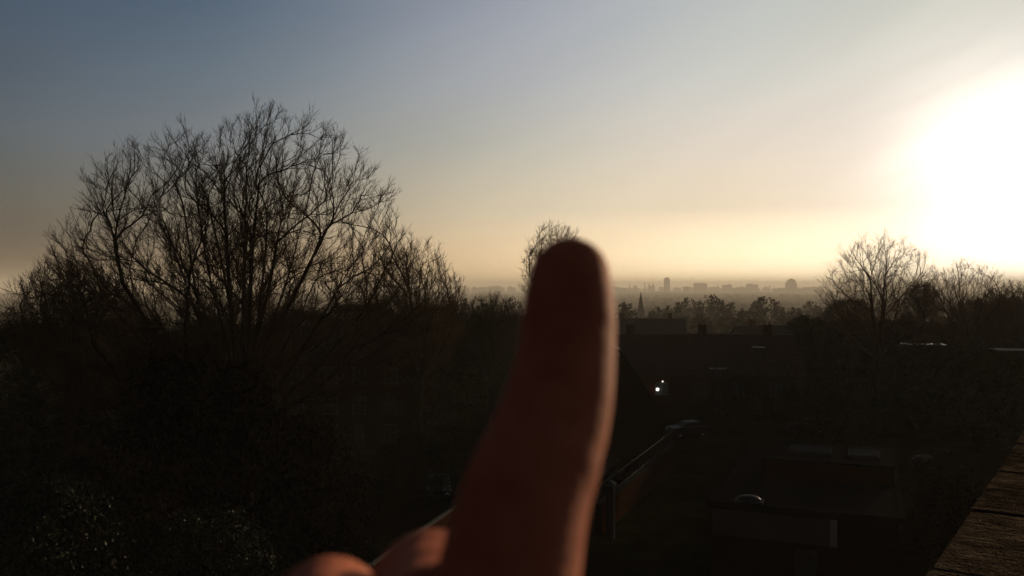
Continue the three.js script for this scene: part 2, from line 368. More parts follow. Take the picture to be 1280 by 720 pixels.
/* A bare tree in its own axes (base at the origin). opt: seed, height of the fork, envelope {c, r} as an ellipsoid, limbs [[azimuth, tilt, start height]],
   radius, levels: per level {n, ang, ratio, wob, up, start, seg, sides} */
function bareTree(opt) {
  const rnd = mulberry(opt.seed), jit = () => rnd() * 2 - 1, out = { trunk: new Tubes(), limbs: [], crown: new Tubes(), tips: [] };
  const c = opt.env.c, r = opt.env.r;
  const room = (p, d) => {                                      // metres along d from p to the crown's envelope
    const px = (p.x - c.x) / r.x, py = (p.y - c.y) / r.y, pz = (p.z - c.z) / r.z, dx = d.x / r.x, dy = d.y / r.y, dz = d.z / r.z;
    const A = dx * dx + dy * dy + dz * dz, B = px * dx + py * dy + pz * dz, C = px * px + py * py + pz * pz - 1, D = B * B - A * C;
    return D <= 0 ? 0 : Math.max(0, (-B + Math.sqrt(D)) / A);
  };
  const maxLev = opt.levels.length - 1;
  function branch(p, d, len, rad, lev, into) {
    const L = opt.levels[lev], pts = [p.clone()], rr = [rad], dirs = [d.clone()], dir = d.clone(), q = p.clone(), edge = 1 + 0.12 * jit();
    let outside = 1e9;
    let n = L.seg;
    const rend = lev === maxLev ? Math.max(0.003, rad * 0.45) : rad * 0.3;
    for (let k = 1; k <= n; k++) {
      dir.x += jit() * L.wob; dir.y += jit() * L.wob * 0.7 + L.up; dir.z += jit() * L.wob; dir.normalize();
      q.addScaledVector(dir, len / n);
      const ex = (q.x - c.x) / r.x, ey = (q.y - c.y) / r.y, ez = (q.z - c.z) / r.z, now = ex * ex + ey * ey + ez * ez;
      if (k > 1 && now > outside && now > edge) { rr[k - 1] = Math.min(rr[k - 1], 0.012); break; }
      outside = now;
      pts.push(q.clone()); dirs.push(dir.clone()); rr.push(rad + (rend - rad) * Math.pow(k / n, 0.85));
    }
    n = pts.length - 1;
    (into ?? out.crown).add(pts, rr, L.sides);
    if (lev >= maxLev) { out.tips.push(q.clone()); return; }
    const K = opt.levels[lev + 1];
    let az = rnd() * 6.28;
    const count = Math.max(2, Math.round(K.n * (0.8 + 0.4 * rnd()) * Math.min(1, 0.35 + len / (L.ref ?? 1))));
    for (let k = 0; k < count; k++) {
      const t = K.start + (1 - K.start) * (k + 0.25 + rnd() * 0.7) / count, f = Math.min(n - 1e-3, t * n), i = Math.floor(f), s = f - i;
      const bp = pts[i].clone().lerp(pts[i + 1], s), bd = dirs[i].clone().lerp(dirs[i + 1], s).normalize(), br = rr[i] + (rr[i + 1] - rr[i]) * s;
      az += 2.4 + jit() * 0.5;
      const u = V(1, 0, 0).cross(bd); if (u.lengthSq() < 0.05) u.set(0, 0, 1).cross(bd); u.normalize();
      const w = bd.clone().cross(u), ang = (K.ang + jit() * 0.22 * K.ang) * (1 - 0.25 * t);
      const cd = bd.clone().multiplyScalar(Math.cos(ang)).addScaledVector(u, Math.sin(ang) * Math.cos(az)).addScaledVector(w, Math.sin(ang) * Math.sin(az));
      if (cd.y < -0.15) cd.y *= 0.3; cd.y += 0.06; cd.normalize();
      const free = room(bp, cd);
      let cl = len * K.ratio * (0.65 + 0.6 * rnd()) * (1 - 0.3 * t);
      if (cl > free) cl = free * (0.86 + 0.2 * rnd());
      if (cl < 0.12 && lev < maxLev - 1) cl = 0.12 + rnd() * 0.4;
      if (cl < 0.08) cl = 0.08 + rnd() * 0.3;
      branch(bp, cd, cl, Math.min(br * 0.72, K.rad * (0.7 + 0.6 * rnd())), lev + 1, null);
    }
  }
  // trunk, then limbs that leave it
  const T = opt.trunk, pts = [], rr = [], h = T.h, n = 9;
  for (let k = 0; k <= n; k++) { const t = k / n; pts.push(V((T.lean?.x ?? 0) * t * t + jit() * 0.03 * h / 8, h * t, (T.lean?.z ?? 0) * t * t)); rr.push(T.r * (1 + 0.7 * Math.pow(1 - t, 6)) * (1 - 0.3 * t)); }
  out.trunk.add(pts, rr, 9);
  for (const [az, tilt, from, rad, reach] of opt.limbs) {
    const f = Math.min(n - 1e-3, from / h * n), i = Math.floor(f), bp = pts[i].clone().lerp(pts[i + 1], f - i);
    const d = V(Math.sin(tilt) * Math.cos(az), Math.cos(tilt), Math.sin(tilt) * Math.sin(az));
    const t = new Tubes(); out.limbs.push(t);
    branch(bp, d, room(bp, d) * (reach ?? 0.96), rad, 0, t);
  }
  return out;
}
/* A bare tree whose branches grow towards points spread through the crown's volume (space colonisation), with twigs set on its thin branches.
   opt: seed, trunk {h, r}, env {c, r}, limbs [[azimuth, tilt, start height, share of the room]], points, kill, step, low, tip, twig {n, len, r, sub, subLen, subR} */
function crownTree(opt) {
  const rnd = mulberry(opt.seed), jit = () => rnd() * 2 - 1, out = { trunk: new Tubes(), limbs: [], crown: new Tubes(), tips: [] }, { c, r } = opt.env, h = opt.trunk.h;
  const nodes = [], add = (p, parent, dir) => { nodes.push({ p, parent, dir, kids: [], r: 0 }); if (parent >= 0) nodes[parent].kids.push(nodes.length - 1); return nodes.length - 1; };
  const top = []; for (let k = 0; k <= 9; k++) top.push(V(jit() * 0.02 * h / 4, h * k / 9, jit() * 0.02 * h / 4));
  let last = -1; for (const p of top) last = add(p, last, V(0, 1, 0));
  const nTrunk = nodes.length, step = opt.step;
  const room = (p, d) => { const q = [(p.x - c.x) / r.x, (p.y - c.y) / r.y, (p.z - c.z) / r.z], e = [d.x / r.x, d.y / r.y, d.z / r.z], A = e[0] ** 2 + e[1] ** 2 + e[2] ** 2, B = q[0] * e[0] + q[1] * e[1] + q[2] * e[2], C = q[0] ** 2 + q[1] ** 2 + q[2] ** 2 - 1, D = B * B - A * C; return D <= 0 ? 0 : (-B + Math.sqrt(D)) / A; };
  for (const [az, tilt, from, share] of opt.limbs) {
    let at0 = Math.min(nTrunk - 1, Math.round(from / h * 9)), p = nodes[at0].p.clone();
    const d = V(Math.sin(tilt) * Math.cos(az), Math.cos(tilt), Math.sin(tilt) * Math.sin(az)), len = room(p, d) * share, n = Math.max(3, Math.round(len / step));
    for (let k = 0; k < n; k++) { d.x += jit() * 0.032; d.z += jit() * 0.032; d.y += jit() * 0.03 + (opt.sweep ?? 0.018); d.normalize(); p = p.clone().addScaledVector(d, len / n); at0 = add(p, at0, d.clone()); }
  }
  const pts = [];
  for (let guard = 0; pts.length < opt.points && guard < 60000; guard++) {
    const a = rnd() * 6.28, b = Math.acos(2 * rnd() - 1), q = Math.pow(rnd(), opt.outer ?? 0.36) * (1 - 0.07 * rnd() * vnoise(a * 4 + opt.seed, b * 4)), lobe = opt.lobes ? opt.lobes[rnd() < 0.45 ? 0 : 1] : opt.env;
    const p = V(lobe.c.x + Math.sin(b) * Math.cos(a) * (lobe.left && Math.cos(a) < 0 ? lobe.left : lobe.r.x) * q, lobe.c.y + Math.cos(b) * lobe.r.y * q, lobe.c.z + Math.sin(b) * Math.sin(a) * lobe.r.z * q);
    if (p.y < h * 0.9 + opt.low * Math.hypot(p.x, p.z) + jit() * 0.4) continue;
    pts.push({ p, near: -1, d: 1e9 });
  }
  // each point in turn is joined to the branch that reaches it with the least length at an acute angle
  const reach2 = (p) => ((p.x - c.x) / r.x) ** 2 + ((p.y - c.y) / r.y) ** 2 + ((p.z - c.z) / r.z) ** 2;
  const hub = V(0, h * 0.86, 0);
  const first = pts.filter((a, k) => k % 5 === 0 && reach2(a.p) > 0.55), rest = pts.filter((a) => !first.includes(a)), v = V(0, 0, 0);
  for (const { p: T } of [...first, ...rest]) {
    if (opt.skip && opt.skip(T)) continue;
    let best = -1, low = 1e9;
    const tx = T.x, ty = T.y - hub.y, tz = T.z, tl = Math.hypot(tx, ty, tz);
    for (let k = nTrunk; k < nodes.length; k++) {
      const n = nodes[k]; v.copy(T).sub(n.p); const d = v.length(); if (d > low || d < 0.05) continue;
      const cos = v.dot(n.dir) / d; if (cos < 0.76) continue;
      const lx = n.p.x, ly = n.p.y - hub.y, lz = n.p.z, side = (lx * tx + ly * ty + lz * tz) / (Math.hypot(lx, ly, lz) * tl + 1e-6);
      if (side < 0.93) continue;
      const score = d * (1 + 5 * (1 - cos)) + 90 * step * (1 - side) + (n.kids.length > 2 ? 3 : 0);
      if (score < low) { low = score; best = k; }
    }
    if (best < 0) continue;
    const n = nodes[best], d = T.distanceTo(n.p), m = Math.max(1, Math.round(d / step)), end = V(T.x / tl, ty / tl + 0.3, T.z / tl).normalize();
    const straight = T.clone().sub(n.p).normalize(), out0 = n.dir.clone().lerp(straight, 0.7).normalize();
    const bz = new THREE.CubicBezierCurve3(n.p, n.p.clone().addScaledVector(out0, d * 0.36), T.clone().addScaledVector(end, -d * 0.26), T);
    let from = best; let q = n.p;
    for (let k = 1; k <= m; k++) { const w = Math.min(0.055, d * 0.025), p = bz.getPoint(k / m); if (k < m) p.add(V(jit() * w, jit() * w, jit() * w)); from = add(p, from, p.clone().sub(q).normalize()); q = p; }
  }
  for (let k = nodes.length - 1; k >= 0; k--) { const n = nodes[k]; n.r = n.kids.length ? Math.pow(n.kids.reduce((s, j) => s + Math.pow(nodes[j].r, 2.25), 0), 1 / 2.25) : opt.tip; }
  const cap = opt.trunk.r * 0.62;
  for (let k = nTrunk; k < nodes.length; k++) nodes[k].r = Math.min(nodes[k].r, cap);
  out.trunk.add(top, top.map((p, k) => opt.trunk.r * (1 + 0.6 * Math.pow(1 - k / 9, 5)) * (1 - 0.25 * k / 9)), 9);
  const chain = (start, parent) => {
    const P = [nodes[parent].p], R = [Math.min(nodes[start].r * 1.1, nodes[parent].r)]; let k = start;
    const todo = [];
    for (;;) { P.push(nodes[k].p); R.push(nodes[k].r); if (!nodes[k].kids.length) break; let best = nodes[k].kids[0]; for (const j of nodes[k].kids) if (nodes[j].r > nodes[best].r) best = j; for (const j of nodes[k].kids) if (j !== best) todo.push([j, k]); k = best; }
    out.tips.push(nodes[k].p);
    const big = R[1] > opt.trunk.r * 0.16 && parent < nTrunk, t = big ? new Tubes() : out.crown;
    if (big) out.limbs.push(t);
    t.add(P, R, R[1] > 0.08 ? 7 : R[1] > 0.03 ? 5 : 3);
    for (const [j, q] of todo) chain(j, q);
  };
  for (let k = 0; k < nTrunk; k++) for (const j of nodes[k].kids) if (j >= nTrunk) chain(j, k);
  const T = opt.twig, sprig = (p, d, len, rad, sub) => {
    const P = [p.clone()], R = [rad], dir = d.clone(), q = p.clone(), n = sub ? 3 : 2;
    for (let k = 1; k <= n; k++) { dir.x += jit() * 0.15; dir.y += jit() * 0.14 + 0.05; dir.z += jit() * 0.15; dir.normalize(); q.addScaledVector(dir, len / n); P.push(q.clone()); R.push(rad * (1 - 0.5 * k / n)); }
    out.crown.add(P, R, 3);
    if (sub) for (let k = 0; k < T.sub; k++) { const f = 0.3 + 0.7 * rnd(), i = Math.min(n - 1, Math.floor(f * n)), d2 = V(dir.x + jit() * 0.9, dir.y + jit() * 0.7 + 0.15, dir.z + jit() * 0.9).normalize(); sprig(P[i].clone().lerp(P[i + 1], f * n - i), d2, T.subLen * (0.5 + rnd()), T.subR, false); }
  };
  for (let k = nTrunk; k < nodes.length; k++) {
    const n = nodes[k]; if (n.r > opt.tip * 4.2) continue;
    const count = Math.floor(T.n * (n.kids.length ? 1 : 2) + rnd());
    for (let j = 0; j < count; j++) sprig(n.p, V(n.dir.x + jit() * 0.65, n.dir.y + jit() * 0.5 + 0.18, n.dir.z + jit() * 0.65).normalize(), T.len * (0.5 + rnd()), T.r, true);
  }
  return out;
}
function plantTree(name, label, pos, t, mats, turn = 0, group) {
  const root = thing(name, label, 'tree', pos, turn, group);
  mesh('trunk', t.trunk.build(), mats.bark, root);
  for (const l of t.limbs) mesh('limb', l.build(), mats.bark, root);
  mesh('crown', t.crown.build(), mats.twig, root);
  return root;
}
class Leaves {
  constructor(seed) { this.p = []; this.c = []; this.i = []; this.rnd = mulberry(seed); }
  leaf(x, y, z, s, tone) {
    const r = this.rnd, a = r() * 6.28, b = Math.acos(2 * r() - 1), ux = Math.sin(b) * Math.cos(a), uy = Math.cos(b) * 0.8, uz = Math.sin(b) * Math.sin(a);
    const q = r() * 6.28, e = 0.42 * s; let vx = Math.cos(q), vy = (r() - 0.5) * 1.2, vz = Math.sin(q);
    const dot = (vx * ux + vy * uy + vz * uz) / (ux * ux + uy * uy + uz * uz); vx -= dot * ux; vy -= dot * uy; vz -= dot * uz; const l = Math.hypot(vx, vy, vz) || 1; vx *= e / l; vy *= e / l; vz *= e / l;
    const k = this.p.length / 3, t = tone * (0.65 + 0.7 * r()), w = 0.12 * s;
    this.p.push(x - ux * s * 0.6, y - uy * s * 0.6, z - uz * s * 0.6, x + vx, y + vy - w, z + vz, x + ux * s * 0.6, y + uy * s * 0.6, z + uz * s * 0.6, x - vx, y - vy - w, z - vz);
    for (let j = 0; j < 4; j++) this.c.push(t * 1.05, t, t * 0.9);
    this.i.push(k, k + 1, k + 2, k, k + 2, k + 3);
  }
  clump(c, r, count, s, tone) {
    for (let k = 0; k < count; k++) {
      const rnd = this.rnd, a = rnd() * 6.28, b = Math.acos(2 * rnd() - 1), q = Math.pow(rnd(), 0.45);
      this.leaf(c.x + Math.sin(b) * Math.cos(a) * r.x * q, c.y + Math.cos(b) * r.y * q, c.z + Math.sin(b) * Math.sin(a) * r.z * q, s * (0.7 + 0.6 * rnd()), tone);
    }
  }
  build() {
    const g = new THREE.BufferGeometry();
    g.setAttribute('position', new THREE.Float32BufferAttribute(this.p, 3)); g.setAttribute('color', new THREE.Float32BufferAttribute(this.c, 3)); g.setIndex(this.i); g.computeVertexNormals();
    return g;
  }
}

// the great bare tree on the left
{
  const D = 40, m = D / FOC, pos = onGround(303, D), P = (x, y, dz = 0) => at(x, y, D).sub(pos).add(V(0, 0, dz));
  const c = P(303, 402), t = crownTree({
    seed: 7, trunk: { h: 9.6, r: 0.6 }, env: { c, r: V(222 * m, 262 * m, 6.6) }, points: 3100, kill: 0.62, step: 0.36, low: 0.2, outer: 0.29, lobes: [{ c: P(232, 404, 0.4), r: V(156 * m, 243 * m, 5.8) }, { c: P(333, 404, -0.6), r: V(198 * m, 273 * m, 6.6), left: 114 * m }], tip: 0.013, sweep: 0.02,
    limbs: [
      [3.1, 0.22, 9.6, 0.9], [0.2, 0.1, 9.6, 0.92], [6.2, 0.4, 9.6, 0.88], [1.5, 0.3, 9.6, 0.86], [4.5, 0.32, 9.6, 0.86], [3.3, 0.5, 8.6, 0.86], [2.9, 0.76, 8.5, 0.84], [3.2, 1.0, 8.5, 0.84],
      [0.1, 0.72, 8.6, 0.84], [6.0, 0.98, 8.5, 0.84], [1.2, 0.8, 8.5, 0.8], [4.4, 0.8, 8.5, 0.8], [2.2, 0.55, 9.6, 0.84], [5.3, 0.6, 9.6, 0.84], [0.5, 0.3, 9.6, 0.88], [3.7, 0.16, 9.6, 0.9],
      [2.6, 1.2, 8.5, 0.82], [3.6, 1.22, 7.5, 0.82], [0.5, 1.2, 8.5, 0.82], [5.6, 1.22, 7.5, 0.82], [2.4, 0.95, 8.5, 0.8], [3.9, 0.62, 9.6, 0.84], [0.9, 0.52, 9.6, 0.84], [5.0, 1.05, 8.5, 0.8], [1.7, 1.1, 8.5, 0.8],
    ],
    twig: { n: 1.9, len: 0.5, r: 0.0082, sub: 4, subLen: 0.27, subR: 0.006 },
  });
  console.log('great tree triangles', t.crown.tris);
  plantTree('bare_tree', 'largest bare tree with a wide domed crown of fine twigs on the left', pos, t, { bark: M.bark, twig: M.twig });
}
function fan(seed, n, h, lo, hi, r0) { const r = mulberry(seed), out = []; for (let k = 0; k < n; k++) { const tilt = lo + (hi - lo) * Math.pow((k + 0.5) / n, 0.9); out.push([k * 2.4 + r(), tilt, h * (0.98 - 0.25 * (k / n)), r0 * (1 - 0.45 * k / n)]); } return out; }
function treeAt(seed, px0, D, cx, cy, rx, ry, fork, trunkR, mats, k, name, label, spread = [0.08, 1.0], nl = 10, rz) {
  const pos = onGround(px0, D), m = D / FOC, c = at(cx, cy, D).sub(pos), F = fork ?? c.y - ry * m * 0.6;
  const t = crownTree({ seed, trunk: { h: F, r: trunkR }, env: { c, r: V(rx * m, ry * m, rz ?? rx * m * 0.9) }, limbs: fan(seed + 1, nl, F, spread[0], spread[1], 0.62), points: Math.round(900 * k), kill: 0.055 * (rx + ry) * m * 0.9, step: 0.034 * (rx + ry) * m * 0.9, low: 0.25, tip: 0.016,
    twig: { n: 1.2, len: 0.07 * rx * m + 0.3, r: D > 80 ? 0.0095 : 0.012, sub: 4, subLen: 0.4, subR: D > 80 ? 0.007 : 0.009 } });
  const root = plantTree(name, label, pos, t, mats);
  return { root, t, pos };
}
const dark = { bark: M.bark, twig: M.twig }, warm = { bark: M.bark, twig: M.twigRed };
treeAt(101, 88, 58, 92, 402, 80, 76, 9, 0.26, dark, 1.15, 'bare_tree', 'low bare tree at the far left edge, beside the largest tree', [0.1, 1.2], 11);
treeAt(103, 526, 66, 512, 394, 70, 96, 9, 0.24, { bark: M.bark, twig: M.twigBrown }, 1.05, 'bare_tree', 'brownish bare tree rising at the right shoulder of the largest tree', [0.08, 1.0], 10);
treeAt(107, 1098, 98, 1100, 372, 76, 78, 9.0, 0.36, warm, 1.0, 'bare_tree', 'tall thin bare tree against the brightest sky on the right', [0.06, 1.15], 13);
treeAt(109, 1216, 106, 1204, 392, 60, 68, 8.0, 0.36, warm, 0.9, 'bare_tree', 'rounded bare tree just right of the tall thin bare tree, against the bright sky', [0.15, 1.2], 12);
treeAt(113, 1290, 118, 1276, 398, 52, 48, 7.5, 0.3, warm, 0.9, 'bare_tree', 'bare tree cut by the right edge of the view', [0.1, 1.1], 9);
treeAt(127, 612, 92, 612, 414, 36, 46, 6.5, 0.2, dark, 0.9, 'bare_tree', 'small dark bare tree left of the raised finger', [0.1, 1.1], 9);
// the ivy-hung tree behind the fingertip
{
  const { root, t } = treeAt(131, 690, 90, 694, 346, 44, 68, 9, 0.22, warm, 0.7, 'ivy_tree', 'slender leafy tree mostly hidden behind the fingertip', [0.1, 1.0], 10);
  const L = new Leaves(12), r = mulberry(77);
  for (const p of t.tips) if (r() < 0.11) { const s = 0.3 + r() * 0.35; L.clump(p, V(s, s, s), 16, 0.16, 0.9); }
  mesh('leaves', L.build(), M.ivy, root);
}
// dense dark evergreens: three crowns, planted many times
function evergreen(seed, h, rx, leaf, count, m) {
  const r = mulberry(seed), root = new THREE.Group(), L = new Leaves(seed + 1), t = new Tubes();
  t.add([V(0, 0, 0), V(0.05, h * 0.3, 0), V(0, h * 0.62, 0.05), V(0, h * 0.9, 0)], [0.22, 0.18, 0.11, 0.03], 7);
  const clumps = Math.round(count / 46);
  for (let k = 0; k < clumps; k++) {
    const y = Math.pow(r(), 0.85), prof = Math.sqrt(Math.max(0.02, Math.sin(Math.PI * (0.1 + 0.86 * y)))) * (0.8 + 0.35 * r()), a = r() * 6.28, q = Math.sqrt(0.25 + 0.75 * r());
    const c = V(Math.cos(a) * rx * prof * q, h * (0.06 + 0.9 * y), Math.sin(a) * rx * prof * q), s = rx * (0.1 + 0.13 * r());
    if (k % 3 === 0) t.add([V(0, c.y * 0.75, 0), V(c.x * 0.5, c.y * 0.84, c.z * 0.5), c], [0.06, 0.04, 0.015], 4);
    L.clump(c, V(s * 1.2, s, s * 1.2), 46, leaf, 0.75 + 0.5 * r());
  }
  mesh('trunk', t.build(), M.bark, root); mesh('crown', L.build(), m, root);
  return root;
}
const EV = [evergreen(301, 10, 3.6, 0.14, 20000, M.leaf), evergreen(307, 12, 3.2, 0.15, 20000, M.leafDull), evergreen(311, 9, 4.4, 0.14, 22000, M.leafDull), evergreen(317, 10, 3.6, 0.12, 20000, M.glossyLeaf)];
EV.forEach((e) => { e.name = 'evergreen_tree'; });
function evAt(kind, px0, top, D, widthPx, label, name = 'evergreen_tree', category = 'tree', turn = 0) {
  const pos = onGround(px0, D), y = at(px0, top, D).y - pos.y, w = widthPx / 2 * D / FOC, h = [10, 12, 9, 10][kind], rx = [4.0, 3.6, 4.9, 4.0][kind];
  const c = EV[kind].clone(); c.name = numbered(name); c.position.copy(pos); c.rotation.y = turn; c.scale.set(w / rx, y / h, w / rx);
  tag(c, label, category); scene.add(c); return c;
}
evAt(0, 40, 398, 70, 190, 'dark evergreen under the low bare tree at the far left edge', undefined, undefined, 1);
evAt(1, 165, 392, 64, 170, 'dense dark evergreen below the left branches of the largest tree', undefined, undefined, 2);
evAt(2, 258, 402, 96, 170, 'dark evergreen seen behind the trunk of the largest tree', undefined, undefined, 3);
evAt(0, 372, 383, 112, 150, 'round evergreen behind the slim house, right of the largest trunk', undefined, undefined, 4);
evAt(1, 452, 376, 108, 150, 'tall evergreen behind the terrace with the dim windows', undefined, undefined, 5);
evAt(2, 545, 378, 104, 140, 'broad evergreen under the brownish bare tree', undefined, undefined, 6);
evAt(0, 600, 402, 98, 120, 'evergreen bush between the brownish tree and the raised finger', undefined, undefined, 1.5);
evAt(2, 655, 392, 130, 90, 'evergreen at the foot of the leafy tree behind the finger', undefined, undefined, 2.5);
evAt(2, 1150, 352, 200, 56, 'small round-topped dark tree between the two bright-sky bare trees', 'dense_tree', 'tree', 0.4);
evAt(0, 1214, 374, 210, 70, 'dark round tree behind the rounded bare tree on the right', 'dense_tree', 'tree', 1.4);
evAt(1, 1060, 372, 190, 90, 'dark tree behind the left branches of the tall thin bare tree', 'dense_tree', 'tree', 2.2);
evAt(2, 1262, 372, 170, 80, 'dark bushy tree below the bare tree at the right edge', 'dense_tree', 'tree', 3.1);
evAt(0, 1012, 393, 118, 84, 'bushy dark tree left of the tall thin bare tree', 'dense_tree', 'tree', 5.1);
evAt(2, 1062, 396, 112, 90, 'wide dark tree under the left branches of the tall thin bare tree', 'dense_tree', 'tree', 4.1);
evAt(1, 1122, 398, 114, 96, 'wide dark tree between the trunks of the two bright-sky bare trees', 'dense_tree', 'tree', 0.9);
evAt(0, 1186, 402, 116, 100, 'wide dark tree at the foot of the rounded bare tree', 'dense_tree', 'tree', 1.9);
evAt(2, 1256, 404, 120, 110, 'wide dark tree below the bare tree at the right edge', 'dense_tree', 'tree', 2.9);
evAt(1, 960, 424, 122, 80, 'bushy dark tree at the right end of the long brown roof', 'dense_tree', 'tree', 3.3);
evAt(0, 1320, 400, 118, 120, 'dark tree cut off by the right edge of the view', 'dense_tree', 'tree', 0.6);
evAt(2, 1390, 400, 110, 130, 'dark tree just beyond the right edge of the view', 'dense_tree', 'tree', 4.6);
evAt(1, 985, 486, 92, 34, 'small pale conical conifer beside the flat-roofed building', 'conifer', 'tree', 0.2);
evAt(2, 1040, 490, 84, 130, 'garden shrub behind the flat-roofed building, right of the conical conifer', 'garden_shrub', 'shrub', 0.7);
evAt(0, 1140, 488, 88, 120, 'large garden shrub behind the raised brick end of the flat roof', 'garden_shrub', 'shrub', 2.7);
evAt(0, 1250, 440, 82, 150, 'dark shrub that meets the parapet edge on the right', 'garden_shrub', 'shrub', 1.7);
evAt(2, 930, 488, 108, 120, 'garden shrub in front of the long brown roof', 'garden_shrub', 'shrub', 3.7);
evAt(2, 1180, 556, 69, 90, 'low shrub hiding the lower part of the car behind the flat roof', 'garden_shrub', 'shrub', 1.2);
evAt(1, 1190, 590, 46, 120, 'shrub beside the right wall of the flat-roofed building', 'garden_shrub', 'shrub', 0.3);
evAt(3, 58, 588, 27, 250, 'glossy-leaved evergreen bush with glinting leaves in the lower left corner', 'holly_bush', 'shrub', 0.5);
evAt(3, 262, 634, 30, 220, 'low glossy bush right of the lower left corner bush', 'holly_bush', 'shrub', 2.1);
evAt(2, 128, 556, 44, 200, 'dark shrub rising behind the glinting corner bush', 'garden_shrub', 'shrub', 1.1);
evAt(1, 300, 446, 34, 150, 'dense dark evergreen in front of the trunk of the largest tree', undefined, undefined, 2.9);
evAt(2, 215, 438, 36, 190, 'broad dark evergreen left of the trunk of the largest tree', undefined, undefined, 0.8);
evAt(2, 390, 520, 37, 170, 'dark garden shrub right of the trunk of the largest tree', 'garden_shrub', 'shrub', 3.8);
evAt(0, 552, 424, 80, 96, 'dark evergreen at the right end of the brick terrace', undefined, undefined, 5.2);
evAt(0, 520, 545, 60, 120, 'dark garden shrub under the brownish bare tree', 'garden_shrub', 'shrub', 3.2);
evAt(1, 330, 560, 52, 180, 'dark shrub at the foot of the largest tree', 'garden_shrub', 'shrub', 4.4);
evAt(2, 440, 566, 70, 150, 'dark shrub in front of the terrace with the dim windows', 'garden_shrub', 'shrub', 5.4);

{ // tall leafy screen added on the right to keep low sun off the ground
  const a = V(23, 0, -101), b = V(92, 0, -97), len = a.distanceTo(b), root = thing('shade_hedge', 'tall dark leafy screen added across the gardens on the right to shade the ground', 'shade_hedge', a.clone().lerp(b, 0.5), -Math.atan2(b.z - a.z, b.x - a.x));
  const L = new Leaves(61), r = mulberry(62);
  for (let x = -len / 2; x < len / 2; x += 0.9) for (let y = 0.5; y < 7.6; y += 0.9) L.clump(V(x + r() * 0.5, y + r() * 0.5, (r() - 0.5) * 0.9), V(0.8, 0.75, 0.8), 26, 0.2, 0.7 + 0.5 * r());
  mesh('foliage', L.build(), M.leafDull, root);
  const t = new Tubes(); for (let x = -len / 2; x < len / 2; x += 0.6) for (const e of [-0.15, 0.15]) t.add([V(x, 0, 0), V(x + 0.05, 2.5, 0), V(x + e, 4.9, 0.1)], [0.11, 0.09, 0.03], 5);
  mesh('stems', t.build(), M.bark, root);
}

// ------------------------------------------------------------------ houses
const quad = (a, b, c, d, uvw, uvh) => { const g = new THREE.BufferGeometry(); g.setAttribute('position', new THREE.Float32BufferAttribute([...a, ...b, ...c, ...d], 3)); g.setAttribute('uv', new THREE.Float32BufferAttribute([0, 0, uvw, 0, uvw, uvh, 0, uvh], 2)); g.setIndex([0, 1, 2, 0, 2, 3]); g.computeVertexNormals(); return g; };
function gableShell(w, d, eave, ridge, th = 0) {      // ridge along x; w along x, d along z
  const x = w / 2, z = d / 2, s = new THREE.Shape();
  s.moveTo(-z, 0); s.lineTo(z, 0); s.lineTo(z, eave); s.lineTo(0, ridge); s.lineTo(-z, eave); s.closePath();
  const g = new THREE.ExtrudeGeometry(s, { depth: w, bevelEnabled: false });
  g.translate(0, 0, -w / 2).rotateY(Math.PI / 2);
  const u = g.attributes.uv, p = g.attributes.position, n = g.attributes.normal;
  for (let i = 0; i < u.count; i++) u.setXY(i, (Math.abs(n.getX(i)) > 0.5 ? p.getZ(i) : p.getX(i)) / 1.35, p.getY(i) / 1.2);
  return g;
}
function roofSlope(w, d, eave, ridge, side, over = 0.3) {
  const z = d / 2, len = Math.hypot(z, ridge - eave), a = Math.atan2(ridge - eave, z), L = len + over, g = box(w + 2 * over, 0.14, L, 0, 0, 0);
  const u = g.attributes.uv, p = g.attributes.position; for (let i = 0; i < u.count; i++) u.setXY(i, p.getX(i) / 3.5, p.getZ(i) / 3.5);
  g.translate(0, 0.075, L / 2 - 0.02).rotateX(a).translate(0, ridge, 0);
  if (side < 0) g.rotateY(Math.PI);
  return g;
}
function windowOn(root, x, y, z, w, h, turn = 0, lit) {
  const f = mesh('window', mergeGeometries([box(w + 0.16, 0.08, 0.14, 0, h / 2 + 0.04, 0), box(w + 0.3, 0.09, 0.24, 0, -h / 2 - 0.045, 0.05), box(0.08, h, 0.14, -w / 2 - 0.04, 0, 0), box(0.08, h, 0.14, w / 2 + 0.04, 0, 0), box(w, 0.05, 0.1, 0, 0.02, 0), box(0.05, h - 0.02, 0.09, 0, 0, 0)]), M.sash, root, V(x, y, z));
  f.rotation.y = turn;
  mesh('pane', box(w, h, 0.03, 0, 0, 0.0), M.pane, f);
  return f;
}
